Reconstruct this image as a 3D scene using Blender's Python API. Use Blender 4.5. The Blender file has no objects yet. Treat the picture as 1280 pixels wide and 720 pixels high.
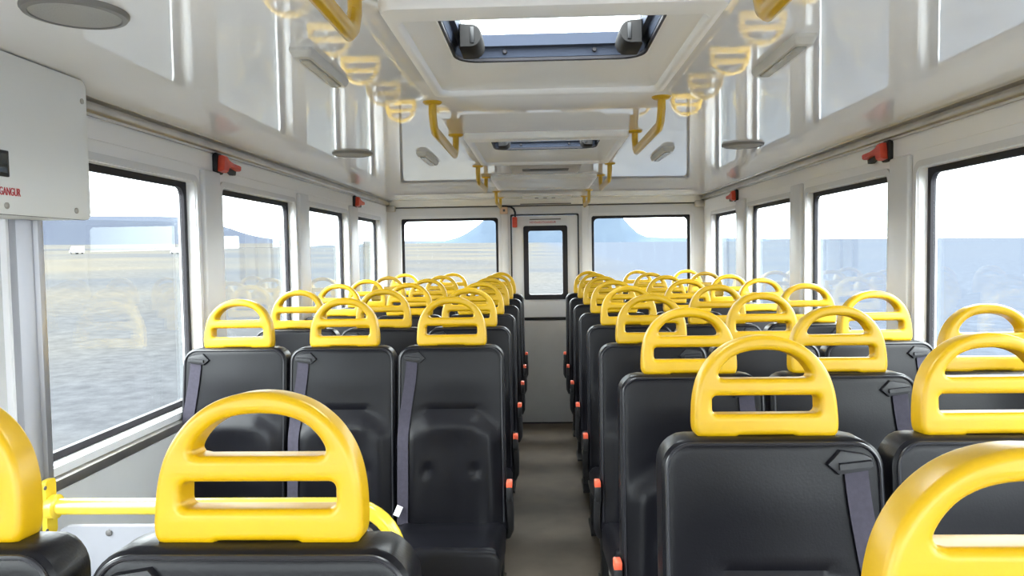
import bpy, bmesh, math, random
from mathutils import Vector, Matrix
random.seed(4)
S = bpy.context.scene
COL = S.collection
CAMZ = 1.6                     # camera height above the bus floor
XL, XR = -1.445, 1.495         # inner faces of the side walls
YF, YR = -1.75, 6.9            # front wall, rear wall
WT, WB = 1.915, 1.0            # window top and bottom
PI = math.pi

# ------------------------------------------------------------------ materials
def mat(name, rgb, rough=.5, metal=0.0, spec=.5, coat=0.0, coat_rough=.05, noise=None, bump=None):
    m = bpy.data.materials.new(name); m.use_nodes = True
    nt = m.node_tree; b = nt.nodes['Principled BSDF']
    b.inputs['Base Color'].default_value = (*rgb, 1); b.inputs['Roughness'].default_value = rough
    b.inputs['Metallic'].default_value = metal; b.inputs['Specular IOR Level'].default_value = spec
    b.inputs['Coat Weight'].default_value = coat; b.inputs['Coat Roughness'].default_value = coat_rough
    tc = nt.nodes.new('ShaderNodeTexCoord')
    if noise:
        scale, rgb2, lo, hi = noise
        n = nt.nodes.new('ShaderNodeTexNoise'); n.inputs['Scale'].default_value = scale; n.inputs['Detail'].default_value = 6
        nt.links.new(tc.outputs['Object'], n.inputs['Vector'])
        r = nt.nodes.new('ShaderNodeValToRGB')
        r.color_ramp.elements[0].position = lo; r.color_ramp.elements[0].color = (*rgb, 1)
        r.color_ramp.elements[1].position = hi; r.color_ramp.elements[1].color = (*rgb2, 1)
        nt.links.new(n.outputs['Fac'], r.inputs['Fac']); nt.links.new(r.outputs['Color'], b.inputs['Base Color'])
    if bump:
        scale, strength, dist = bump
        n = nt.nodes.new('ShaderNodeTexNoise'); n.inputs['Scale'].default_value = scale; n.inputs['Detail'].default_value = 4
        nt.links.new(tc.outputs['Object'], n.inputs['Vector'])
        bp = nt.nodes.new('ShaderNodeBump'); bp.inputs['Strength'].default_value = strength; bp.inputs['Distance'].default_value = dist
        nt.links.new(n.outputs['Fac'], bp.inputs['Height']); nt.links.new(bp.outputs['Normal'], b.inputs['Normal'])
    return m

def srgb(r, g, b):
    f = lambda c: (c/255/12.92) if c/255 <= .04045 else ((c/255+.055)/1.055)**2.4
    return (f(r), f(g), f(b))

M = {}
M['yellow'] = mat('yellow_plastic', srgb(198, 156, 3), .34, noise=(14, srgb(203, 161, 5), .35, .7), bump=(300, .05, .002))
M['rail_yellow'] = mat('yellow_rail_paint', srgb(240, 208, 60), .25, coat=.5)
M['handle_yellow'] = mat('yellow_grab_handle', srgb(214, 170, 40), .3, coat=.4)
M['leather'] = mat('black_leather', srgb(13, 13, 18), .34, spec=.25, noise=(6, srgb(17, 17, 23), .35, .7), bump=(220, .12, .002))
M['piping'] = mat('leather_piping', srgb(30, 30, 36), .3)
M['strap'] = mat('seat_belt_webbing', srgb(48, 45, 58), .8, noise=(90, srgb(55, 51, 65), .35, .65), bump=(600, .2, .001))
M['guide'] = mat('belt_guide', srgb(20, 20, 26), .45, bump=(220, .1, .002))
M['black'] = mat('black_plastic', srgb(22, 22, 25), .5)
M['orange'] = mat('orange_button', srgb(235, 100, 70), .4)
M['tag'] = mat('white_tag', srgb(240, 240, 245), .6)
M['white'] = mat('white_paint', srgb(222, 223, 227), .38, noise=(3, srgb(218, 219, 223), .35, .7))
M['whitewall'] = mat('white_wall_laminate', srgb(247, 247, 249), .3, noise=(2, srgb(244, 244, 246), .35, .7))
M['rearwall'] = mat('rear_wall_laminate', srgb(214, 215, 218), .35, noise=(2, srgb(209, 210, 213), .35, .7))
M['grey'] = mat('grey_wall_laminate', srgb(204, 205, 207), .45, noise=(5, srgb(199, 200, 202), .35, .7))
M['cream'] = mat('cream_header', srgb(238, 236, 230), .35, noise=(3, srgb(234, 232, 226), .35, .7))
M['ceil'] = mat('gloss_white_ceiling', srgb(248, 248, 250), .03, spec=.5, bump=(1.8, .03, .02))
M['console'] = mat('moulded_hatch_white', srgb(250, 250, 251), .3, noise=(2, srgb(247, 247, 248), .35, .7))
M['gasket'] = mat('dark_rubber', srgb(40, 38, 43), .6, spec=.3)
M['alu'] = mat('aluminium', srgb(196, 192, 186), .32, metal=.85, noise=(8, srgb(176, 172, 166), .35, .7))
M['chrome'] = mat('brushed_post', srgb(172, 172, 178), .38, metal=.7)
M['bluealu'] = mat('anodised_hatch_frame', srgb(62, 68, 82), .5, metal=.0, spec=.1)
M['hinge'] = mat('grey_hinge_cover', srgb(84, 82, 82), .5)
M['cover'] = mat('dark_hinge_cover', srgb(44, 43, 43), .6, spec=.1)
M['floor'] = mat('floor_vinyl', srgb(96, 85, 73), .65, spec=.3, noise=(5, srgb(80, 71, 61), .35, .68), bump=(60, .15, .004))
M['edge'] = mat('worn_floor_edge', srgb(190, 184, 172), .55, noise=(9, srgb(150, 144, 134), .4, .7))
M['darkgrey'] = mat('dark_grey_panel', srgb(206, 206, 206), .6, noise=(4, srgb(199, 199, 199), .35, .7))
M['cabinet'] = mat('grey_white_cover', srgb(240, 241, 240), .4, noise=(3, srgb(236, 237, 236), .35, .7))
M['screen'] = mat('dark_display', srgb(40, 48, 52), .15)
M['grille'] = mat('grey_grille', srgb(196, 192, 188), .4)
M['panel'] = mat('pale_panel_laminate', srgb(136, 137, 144), .4)
M['red'] = mat('red_plastic', srgb(205, 66, 48), .4, noise=(30, srgb(220, 84, 60), .35, .7))
M['redink'] = mat('red_ink', srgb(190, 60, 70), .6)
M['lampgrey'] = mat('lamp_housing', srgb(205, 203, 198), .4)
M['rim'] = mat('speaker_rim_grey', srgb(128, 126, 124), .4)
M['lens'] = mat('lamp_lens', srgb(150, 148, 140), .2, bump=(160, .3, .004))
M['mesh'] = mat('speaker_mesh', srgb(168, 167, 165), .6, bump=(300, .4, .004))
M['lightwood'] = mat('beige_box', srgb(214, 180, 150), .5)
M['carwhite'] = mat('white_car_paint', srgb(150, 151, 154), .5, spec=.1)
M['tyre'] = mat('tyre', srgb(40, 40, 42), .8)
M['carglass'] = mat('car_glass', srgb(60, 70, 80), .1)
M['rock'] = mat('haze_tinted_rock', srgb(50, 58, 68), 1, spec=0, noise=(.03, srgb(54, 62, 71), .35, .7))  # bluish distance haze is mixed into the rock colour
M['hill'] = mat('haze_tinted_hill', srgb(46, 49, 57), 1, spec=0, noise=(.01, srgb(49, 53, 60), .35, .7))  # hill colour carries the blue of the distance haze
M['road'] = mat('gravel_road', srgb(68, 69, 73), 1, spec=0, noise=(.4, srgb(62, 63, 66), .35, .7))

def glass_mat():
    m = bpy.data.materials.new('window_glass'); m.use_nodes = True; nt = m.node_tree
    for n in list(nt.nodes): nt.nodes.remove(n)
    o = nt.nodes.new('ShaderNodeOutputMaterial'); mx = nt.nodes.new('ShaderNodeMixShader')
    t = nt.nodes.new('ShaderNodeBsdfTransparent'); t.inputs['Color'].default_value = (.955, .985, .98, 1)
    g = nt.nodes.new('ShaderNodeBsdfGlossy'); g.inputs['Roughness'].default_value = .01
    g.inputs['Color'].default_value = (.92, .98, .97, 1)
    lw = nt.nodes.new('ShaderNodeLayerWeight'); lw.inputs['Blend'].default_value = .5      # Schlick reflectance, same from both sides
    pw = nt.nodes.new('ShaderNodeMath'); pw.operation = 'POWER'; pw.inputs[1].default_value = 5; nt.links.new(lw.outputs['Facing'], pw.inputs[0])
    f = nt.nodes.new('ShaderNodeMath'); f.operation = 'MULTIPLY_ADD'; f.inputs[1].default_value = .9; f.inputs[2].default_value = .001; nt.links.new(pw.outputs[0], f.inputs[0])
    nt.links.new(f.outputs[0], mx.inputs[0]); nt.links.new(t.outputs[0], mx.inputs[1]); nt.links.new(g.outputs[0], mx.inputs[2])
    nt.links.new(mx.outputs[0], o.inputs['Surface'])
    return m
M['glass'] = glass_mat()

def ground_mat():
    m = bpy.data.materials.new('sand_plain'); m.use_nodes = True; nt = m.node_tree; b = nt.nodes['Principled BSDF']
    b.inputs['Roughness'].default_value = 1; b.inputs['Specular IOR Level'].default_value = 0
    tc = nt.nodes.new('ShaderNodeTexCoord'); L = nt.links.new
    n1 = nt.nodes.new('ShaderNodeTexNoise'); n1.inputs['Scale'].default_value = .03; n1.inputs['Detail'].default_value = 8
    mp = nt.nodes.new('ShaderNodeMapping'); mp.inputs['Scale'].default_value = (.7, 1, 1); L(tc.outputs['Object'], mp.inputs['Vector']); L(mp.outputs[0], n1.inputs['Vector'])
    r1 = nt.nodes.new('ShaderNodeValToRGB')
    r1.color_ramp.elements[0].position = .40; r1.color_ramp.elements[0].color = (*srgb(53, 54, 56), 1)
    r1.color_ramp.elements[1].position = .62; r1.color_ramp.elements[1].color = (*srgb(66, 63, 57), 1)
    L(n1.outputs['Fac'], r1.inputs['Fac'])
    n2 = nt.nodes.new('ShaderNodeTexNoise'); n2.inputs['Scale'].default_value = 2.2; n2.inputs['Detail'].default_value = 10; n2.inputs['Roughness'].default_value = .7
    L(tc.outputs['Object'], n2.inputs['Vector'])
    r2 = nt.nodes.new('ShaderNodeValToRGB')
    r2.color_ramp.elements[0].position = .35; r2.color_ramp.elements[0].color = (.66, .66, .67, 1)
    r2.color_ramp.elements[1].position = .66; r2.color_ramp.elements[1].color = (1, 1, 1, 1)
    L(n2.outputs['Fac'], r2.inputs['Fac'])
    # blue-grey sand to the right of the track, tan sand to the left
    sx = nt.nodes.new('ShaderNodeSeparateXYZ'); L(tc.outputs['Object'], sx.inputs[0])
    mr = nt.nodes.new('ShaderNodeMapRange'); mr.inputs['From Min'].default_value = -4; mr.inputs['From Max'].default_value = 12
    L(sx.outputs['X'], mr.inputs['Value'])
    m1 = nt.nodes.new('ShaderNodeMix'); m1.data_type = 'RGBA'
    L(mr.outputs[0], m1.inputs['Factor']); L(r1.outputs['Color'], m1.inputs[6]); m1.inputs[7].default_value = (*srgb(54, 58, 65), 1)
    m2 = nt.nodes.new('ShaderNodeMix'); m2.data_type = 'RGBA'; m2.blend_type = 'MULTIPLY'; m2.inputs['Factor'].default_value = 1
    L(m1.outputs[2], m2.inputs[6]); L(r2.outputs['Color'], m2.inputs[7]); L(m2.outputs[2], b.inputs['Base Color'])
    return m
M['ground'] = ground_mat()

# ------------------------------------------------------------------ mesh helpers
def link(name, bm, m, parent=None, smooth=True, loc=None):
    me = bpy.data.meshes.new(name)
    bmesh.ops.recalc_face_normals(bm, faces=bm.faces[:])
    bm.to_mesh(me); bm.free()
    mats = m if isinstance(m, (list, tuple)) else [m]
    for x in mats: me.materials.append(x)
    o = bpy.data.objects.new(name, me); COL.objects.link(o)
    if smooth:
        for p in me.polygons: p.use_smooth = True
        sharp(me)
    if parent: o.parent = parent
    if loc: o.location = loc
    return o

def sharp(me, ang=math.radians(38)):
    bm = bmesh.new(); bm.from_mesh(me)
    for e in bm.edges:
        if len(e.link_faces) == 2 and e.calc_face_angle(0) > ang: e.smooth = False
    bm.to_mesh(me); bm.free()

def box(bm, x0, x1, y0, y1, z0, z1, bev=0.0, seg=2, mtx=None):
    r = bmesh.ops.create_cube(bm, size=1); vs = r['verts']
    for v in vs:
        v.co = Vector((x0+(v.co.x+.5)*(x1-x0), y0+(v.co.y+.5)*(y1-y0), z0+(v.co.z+.5)*(z1-z0)))
    if bev > 0:
        es = list({e for v in vs for e in v.link_edges})
        rr = bmesh.ops.bevel(bm, geom=es, offset=bev, segments=seg, affect='EDGES', profile=.5)
        vs = list({v for f in rr['faces'] for v in f.verts} | {v for v in vs if v.is_valid})
    if mtx is not None:
        for v in vs: v.co = mtx @ v.co
    return vs

def rrect(hw, hh, r, n=6, cx=0, cy=0):
    pts = []
    for qx, qy, a0 in ((1, 1, 0), (-1, 1, 90), (-1, -1, 180), (1, -1, 270)):
        for i in range(n+1):
            a = math.radians(a0+90*i/n)
            pts.append((cx+qx*(hw-r)+r*math.cos(a), cy+qy*(hh-r)+r*math.sin(a)))
    return pts

def skin(bm, loops, closed_ends=(False, False), wrap=False):
    rows = [[bm.verts.new(p) for p in lp] for lp in loops]
    n = len(rows[0]); prs = list(zip(rows[:-1], rows[1:]))
    if wrap: prs.append((rows[-1], rows[0]))
    for a, b in prs:
        for i in range(n):
            bm.faces.new((a[i], a[(i+1) % n], b[(i+1) % n], b[i]))
    if closed_ends[0]: bm.faces.new(rows[0])
    if closed_ends[1]: bm.faces.new(rows[-1][::-1])
    return rows

def ring(bm, f, outer, inner, d0, d1):
    """rounded-rect ring: f maps (u,v,depth) to a point"""
    lo = [f(u, v, d0) for u, v in outer]; lo2 = [f(u, v, d1) for u, v in outer]
    li2 = [f(u, v, d1) for u, v in inner]; li = [f(u, v, d0) for u, v in inner]
    skin(bm, [lo, lo2, li2, li], wrap=True)

def plate(bm, f, outline, d0, d1, bev=0):
    skin(bm, [[f(u, v, d0) for u, v in outline], [f(u, v, d1) for u, v in outline]], (True, True))

def tube(bm, pts, r, n=12, caps=True, rz=None, closed=False):
    P = [Vector(p) for p in pts]; loops = []
    N = len(P)
    up = None
    for i, p in enumerate(P):
        if closed: t = (P[(i+1) % N]-P[i-1]).normalized()
        else: t = (P[min(i+1, N-1)]-P[max(i-1, 0)]).normalized()
        if up is None:
            up = Vector((0, 0, 1)) if abs(t.z) < .9 else Vector((1, 0, 0))
        u = (up-t*up.dot(t)).normalized(); w = t.cross(u); up = u
        rr = r[i] if isinstance(r, (list, tuple)) else r
        loops.append([p+u*math.cos(2*PI*k/n)*rr+w*math.sin(2*PI*k/n)*(rz if rz else rr) for k in range(n)])
    skin(bm, loops, (caps and not closed, caps and not closed), wrap=closed)

def arc(c, r, a0, a1, n, plane='xz', k=0):
    out = []
    for i in range(n+1):
        a = math.radians(a0+(a1-a0)*i/n); u, v = c[0]+r*math.cos(a), c[1]+r*math.sin(a)
        out.append((u, k, v) if plane == 'xz' else (k, u, v))
    return out

def lathe(bm, prof, n=32, c=(0, 0, 0), axis='z'):
    loops = []
    for r, h in prof:
        lp = []
        for k in range(n):
            a = 2*PI*k/n; p = (r*math.cos(a), r*math.sin(a), h)
            if axis == 'x': p = (h, p[0], p[1])
            if axis == 'y': p = (p[0], h, p[1])
            lp.append((p[0]+c[0], p[1]+c[1], p[2]+c[2]))
        loops.append(lp)
    skin(bm, loops, (True, True))

def empty(name, loc=(0, 0, 0), rz=0):
    o = bpy.data.objects.new(name, None); COL.objects.link(o); o.location = loc; o.rotation_euler = (0, 0, rz)
    o.empty_display_size = .05
    return o

def tag(o, label, cat, group=None):
    o['label'] = label; o['category'] = cat
    if group: o['group'] = group
    return o

def struct(o):
    o['kind'] = 'structure'; return o

def copy_tree(o, parent=None):
    c = o.copy(); COL.objects.link(c); c.parent = parent
    for ch in o.children: copy_tree(ch, c)
    return c

def text_mesh(name, body, size, m, parent=None):
    cu = bpy.data.curves.new(name, 'FONT'); cu.body = body; cu.size = size; cu.extrude = .0006; cu.align_x = 'RIGHT'; cu.space_character = 1.0
    t = bpy.data.objects.new(name, cu); COL.objects.link(t)
    dg = bpy.context.evaluated_depsgraph_get(); me = bpy.data.meshes.new_from_object(t.evaluated_get(dg))
    bpy.data.objects.remove(t)
    o = bpy.data.objects.new(name, me); COL.objects.link(o); me.materials.clear(); me.materials.append(m)
    if parent: o.parent = parent
    return o

# ------------------------------------------------------------------ the shell
side = {'left': (XL, -1), 'right': (XR, 1)}
WIN_Y = [(1.985, 3.03), (3.28, 4.27), (4.53, 5.45), (5.76, 6.58)]
FRONT = {'right': [(.62, 1.68), (-1.55, .37)], 'left': [(-1.55, .37)]}      # unseen front side windows, glazed extra low to brighten the interior
DOOR_L = (.85, 1.93)                      # front left passenger door
TH = .075                                 # wall thickness
def side_wall(s):
    X, sg = side[s]; bm = bmesh.new()
    wins = [(a, b, WB) for a, b in WIN_Y]+[(a, b, .4) for a, b in FRONT[s]]
    wins.sort()
    x0, x1 = sorted((X, X+sg*TH))
    y = YF
    for a, b, wb in wins:
        if s == 'left' and y < DOOR_L[0] < a:
            box(bm, x0, x1, y, DOOR_L[0], 0, 2.2); y = DOOR_L[1]
            box(bm, x0, x1, DOOR_L[0], DOOR_L[1], 2.02, 2.2)
        box(bm, x0, x1, y, a, 0, 2.2)
        box(bm, x0, x1, a, b, 0, wb); box(bm, x0, x1, a, b, WT, 2.2)
        y = b
    box(bm, x0, x1, y, YR+TH, 0, 2.2)
    struct(link('wall_'+s, bm, M['whitewall'], smooth=False))
side_wall('left'); side_wall('right')

wn = 0
def window(f, u0, u1, v0, v1, sg, nm=None):
    """f(u, v, d): d grows outward from the inner wall face"""
    global wn
    wn += 1
    e = struct(empty('window_%d' % wn))
    cx, cy, hw, hh = (u0+u1)/2, (v0+v1)/2, (u1-u0)/2, (v1-v0)/2
    bm = bmesh.new()   # white raised surround
    ring(bm, f, rrect(hw+.028, hh+.028, .05, 6, cx, cy), rrect(hw+.003, hh+.003, .035, 6, cx, cy), .001, -.009)
    struct(link('window_frame', bm, M['white'], e))
    bm = bmesh.new()
    ring(bm, f, rrect(hw, hh, .004, 6, cx, cy), rrect(hw-.024, hh-.024, .04, 6, cx, cy), .036, .056)
    struct(link('gasket', bm, M['gasket'], e))
    bm = bmesh.new()
    plate(bm, f, rrect(hw-.01, hh-.01, .04, 6, cx, cy), .042, .048)
    struct(link('pane', bm, M['glass'], e, smooth=False))
    return e
for s in ('left', 'right'):
    X, sg = side[s]
    f = lambda u, v, d, X=X, sg=sg: Vector((X+sg*d, u, v))
    for a, b in WIN_Y: window(f, a, b, WB, WT, sg)
    for a, b in FRONT[s]: window(f, a, b, .4, WT, sg)
    # pillar covers between the windows
    k = 0
    for (a, b), (c, d) in zip(WIN_Y[:-1], WIN_Y[1:]):
        k += 1; bm = bmesh.new()
        m0, m1 = b+.045, c-.045
        xx = sorted((X+sg*.002, X-sg*.022)); box(bm, xx[0], xx[1], m0, m1, .95, 1.975, .008, 3)
        struct(link('trim_pillar_%s_%d' % (s, k), bm, M['white']))
    # lower grey panel and aluminium sill
    y0 = 1.94 if s == 'left' else 1.72
    bm = bmesh.new(); xx = sorted((X, X-sg*.008)); box(bm, xx[0], xx[1], y0, YR-.01, .06, .925, .002)
    struct(link('trim_lower_panel_'+s, bm, M['grey'], smooth=False))
    bm = bmesh.new()
    prof = [(0, .93), (.016, .93), (.022, .94), (.022, .962), (.012, .968), (0, .968)]
    skin(bm, [[(X-sg*p, yy, z) for p, z in prof] for yy in (y0, YR-.01)], (True, True))
    struct(link('trim_sill_'+s, bm, M['alu']))
    # cornice: aluminium channel where wall meets ceiling, with groove
    bm = bmesh.new()
    prof = [(0, 2.056), (.010, 2.056), (.012, 2.064), (.030, 2.066), (.033, 2.070), (.033, 2.084), (.022, 2.087), (.022, 2.097), (.050, 2.100), (.052, 2.104), (.05, 2.12), (0, 2.12)]
    skin(bm, [[(X-sg*p, yy, z) for p, z in prof] for yy in (YF+.02, YR-.02)], (True, True))
    struct(link('trim_cornice_'+s, bm, M['alu']))
    # thin joint line above the windows
    bm = bmesh.new(); xx = sorted((X, X-sg*.004)); box(bm, xx[0], xx[1], YF+.02, YR-.01, 1.985, 2.05, .0015)
    struct(link('trim_band_'+s, bm, M['whitewall'], smooth=False))

# rear wall with two windows and a door opening
RW = [(-1.315, -.405), (.462, 1.372)]; DX = (-.29, .345); DZ = 1.96; RB = 1.0
bm = bmesh.new()
for a, b, z0, z1 in ((XL-TH, RW[0][0], 0, 2.2), (RW[0][1], DX[0], 0, 2.2), (DX[1], RW[1][0], 0, 2.2), (RW[1][1], XR+TH, 0, 2.2),
                     (RW[0][0], RW[0][1], 0, RB), (RW[0][0], RW[0][1], 1.935, 2.2), (RW[1][0], RW[1][1], 0, RB), (RW[1][0], RW[1][1], 1.935, 2.2),
                     (DX[0], DX[1], DZ, 2.2)):
    box(bm, a, b, YR, YR+TH, z0, z1)
struct(link('wall_rear', bm, M['rearwall'], smooth=False))
fr = lambda u, v, d: Vector((u, YR+d, v))
for a, b in RW: window(fr, a, b, RB, 1.935, 1)
# rear header panel with groove
bm = bmesh.new()
box(bm, XL+.02, XR-.02, YR-.028, YR, 2.045, 2.12, .006)
struct(link('trim_header_rear', bm, M['cream']))
bm = bmesh.new(); box(bm, XL+.03, XR-.03, YR-.012, YR, 2.032, 2.043, .002)
struct(link('trim_header_groove', bm, M['hinge']))
bm = bmesh.new()
for sx in (XL, XR):
    xx = sorted((sx, sx*(1-.06))); box(bm, xx[0], xx[1], YR-.05, YR, 2.0, 2.06, .012)
struct(link('trim_corner_caps', bm, M['alu']))
# vertical trims beside the door
for i, (a, b) in enumerate(((-.375, -.315), (.37, .435))):
    bm = bmesh.new(); box(bm, a, b, YR-.016, YR+.002, .95, 2.03, .006)
    struct(link('trim_door_post_%d' % (i+1), bm, M['white']))

# rear door
d = struct(empty('door_1', (0, 0, 0)))
bm = bmesh.new(); ring(bm, fr, rrect((DX[1]-DX[0])/2, .98, .012, 4, sum(DX)/2, .98), rrect((DX[1]-DX[0])/2-.012, .968, .02, 4, sum(DX)/2, .98), -.012, .03)
struct(link('door_seal', bm, M['black'], d))
cx, hw = .0335, .155
f0 = fr
bm = bmesh.new()
lx, rx = DX[0]+.014, DX[1]-.014
for a, b, z0, z1 in ((lx, cx-.2, 1.0, 1.945), (cx+.2, rx, 1.0, 1.945), (cx-.2, cx+.2, 1.845, 1.945), (cx-.2, cx+.2, 1.0, 1.175)):
    box(bm, a, b, YR+.004, YR+.05, z0, z1)
struct(link('door_leaf', bm, M['white'], d, smooth=False))
bm = bmesh.new()
ring(bm, fr, rrect(.204, .343, .02, 6, cx, 1.509), rrect(.158, .297, .02, 6, cx, 1.509), -.012, .045)
struct(link('door_window_frame', bm, M['gasket'], d))
bm = bmesh.new(); plate(bm, fr, rrect(.17, .31, .02, 6, cx, 1.509), .02, .026)
struct(link('door_pane', bm, M['glass'], d, smooth=False))
bm = bmesh.new(); box(bm, lx, rx, YR-.004, YR+.05, .0, .972, .004)
struct(link('door_lower_panel', bm, M['darkgrey'], d))
bm = bmesh.new(); box(bm, lx, rx, YR-.012, YR+.04, .974, .998, .004)
struct(link('door_bar', bm, M['black'], d))
bm = bmesh.new(); box(bm, cx-.145, cx+.145, YR-.002, YR+.01, 1.908, 1.916, .001)
struct(link('door_slot', bm, M['hinge'], d))
t = text_mesh('door_lettering', 'NEYÐARÚTGANGUR', .026, M['redink'], d); t.location = (cx+.10, YR+.002, 1.876); t.rotation_euler = (PI/2, 0, 0)
struct(t)

# front wall with a windscreen (unseen behind the viewer, enlarged to bring in daylight)
bm = bmesh.new()
for a, b, z0, z1 in ((XL-TH, -1.38, 0, 2.2), (1.43, XR+TH, 0, 2.2), (-1.38, 1.43, 0, .3), (-1.38, 1.43, 2.06, 2.2)):
    box(bm, a, b, YF-TH, YF, z0, z1)
struct(link('wall_front', bm, M['whitewall'], smooth=False))
window(lambda u, v, d: Vector((u, YF-d, v)), -1.38, 1.43, .3, 2.06, -1)

# front passenger door (left), only its rear edge shows
fl = lambda u, v, d: Vector((XL-d, u, v))
d = struct(empty('door_2'))
cy, hw = (DOOR_L[0]+DOOR_L[1])/2, (DOOR_L[1]-DOOR_L[0])/2-.008
bm = bmesh.new(); ring(bm, fl, rrect(hw, 1.0, .02, 6, cy, 1.01), rrect(hw-.04, .56, .05, 6, cy, 1.38), .012, .05)
struct(link('door_leaf', bm, M['grey'], d))
bm = bmesh.new(); plate(bm, fl, rrect(hw-.03, .575, .05, 6, cy, 1.38), .03, .036)
struct(link('door_pane', bm, M['glass'], d, smooth=False))
bm = bmesh.new(); ring(bm, fl, rrect(hw-.038, .562, .05, 6, cy, 1.38), rrect(hw-.048, .55, .05, 6, cy, 1.38), .006, .03)
struct(link('door_gasket', bm, M['gasket'], d))
# bright door post the rail is bolted to
bm = bmesh.new()
prof = [(-.0, -.05), (.02, -.05), (.032, -.038), (.036, -.012), (.026, .0), (.026, .008), (.036, .014), (.036, .036), (.026, .05), (0, .05)]
skin(bm, [[(XL+p, 1.99+q, z) for p, q in prof] for z in (.0, 2.05)], (True, True))
struct(link('trim_door_post_3', bm, M['chrome'], smooth=True))

# floor and plinths under the seats
bm = bmesh.new(); box(bm, XL-TH, XR+TH, YF-TH, YR+TH, -.08, 0)
struct(link('floor', bm, M['floor'], smooth=False))
for nm, a, b, y0 in (('floor_plinth_right', .32, XR, .1), ('floor_plinth_left', XL, -.30, 2.12)):
    bm = bmesh.new(); box(bm, a, b, y0, YR, 0, .05, .004)
    struct(link(nm, bm, M['floor'], smooth=False))
bm = bmesh.new(); box(bm, .286, .336, .1, YR, .0, .058, .012)
struct(link('trim_floor_edge_right', bm, M['edge']))
bm = bmesh.new(); box(bm, -.322, -.288, 2.12, YR, .0, .058, .008)
struct(link('trim_floor_edge_left', bm, M['edge']))

# cambered glossy ceiling with three hatch openings
def ceil_z(x): return 2.104-.003*(x/1.45)**2
HATCH = [(1.45, 2.27), (3.10, 4.04), (4.82, 5.62)]; HW = .345; HC = .012
bm = bmesh.new()
xs = sorted(set([XL-.01, XR+.01, HC-HW+.02, HC+HW-.02]+[-1.4+.2*i for i in range(15)]))
xs = [x for i, x in enumerate(xs)]
ys = sorted(set([YF, YR+.02]+[v for a, b in HATCH for v in (a+.02, b-.02)]+[YF+.4+.5*i for i in range(17)]))
V = {}
for i, x in enumerate(xs):
    for j, y in enumerate(ys): V[i, j] = bm.verts.new((x, y, ceil_z(x)))
for i in range(len(xs)-1):
    for j in range(len(ys)-1):
        mx, my = (xs[i]+xs[i+1])/2, (ys[j]+ys[j+1])/2
        if abs(mx-HC) < HW-.02 and any(a+.02 < my < b-.02 for a, b in HATCH): continue
        bm.faces.new((V[i, j], V[i+1, j], V[i+1, j+1], V[i, j+1]))
bmesh.ops.recalc_face_normals(bm, faces=bm.faces[:])
for f_ in bm.faces:
    if f_.normal.z > 0: f_.normal_flip()
me = bpy.data.meshes.new('ceiling'); bm.to_mesh(me); bm.free(); me.materials.append(M['ceil'])
for p in me.polygons: p.use_smooth = True
o = bpy.data.objects.new('ceiling', me); COL.objects.link(o); struct(o)
sm = o.modifiers.new('thick', 'SOLIDIFY'); sm.thickness = .04; sm.offset = -1

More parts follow.
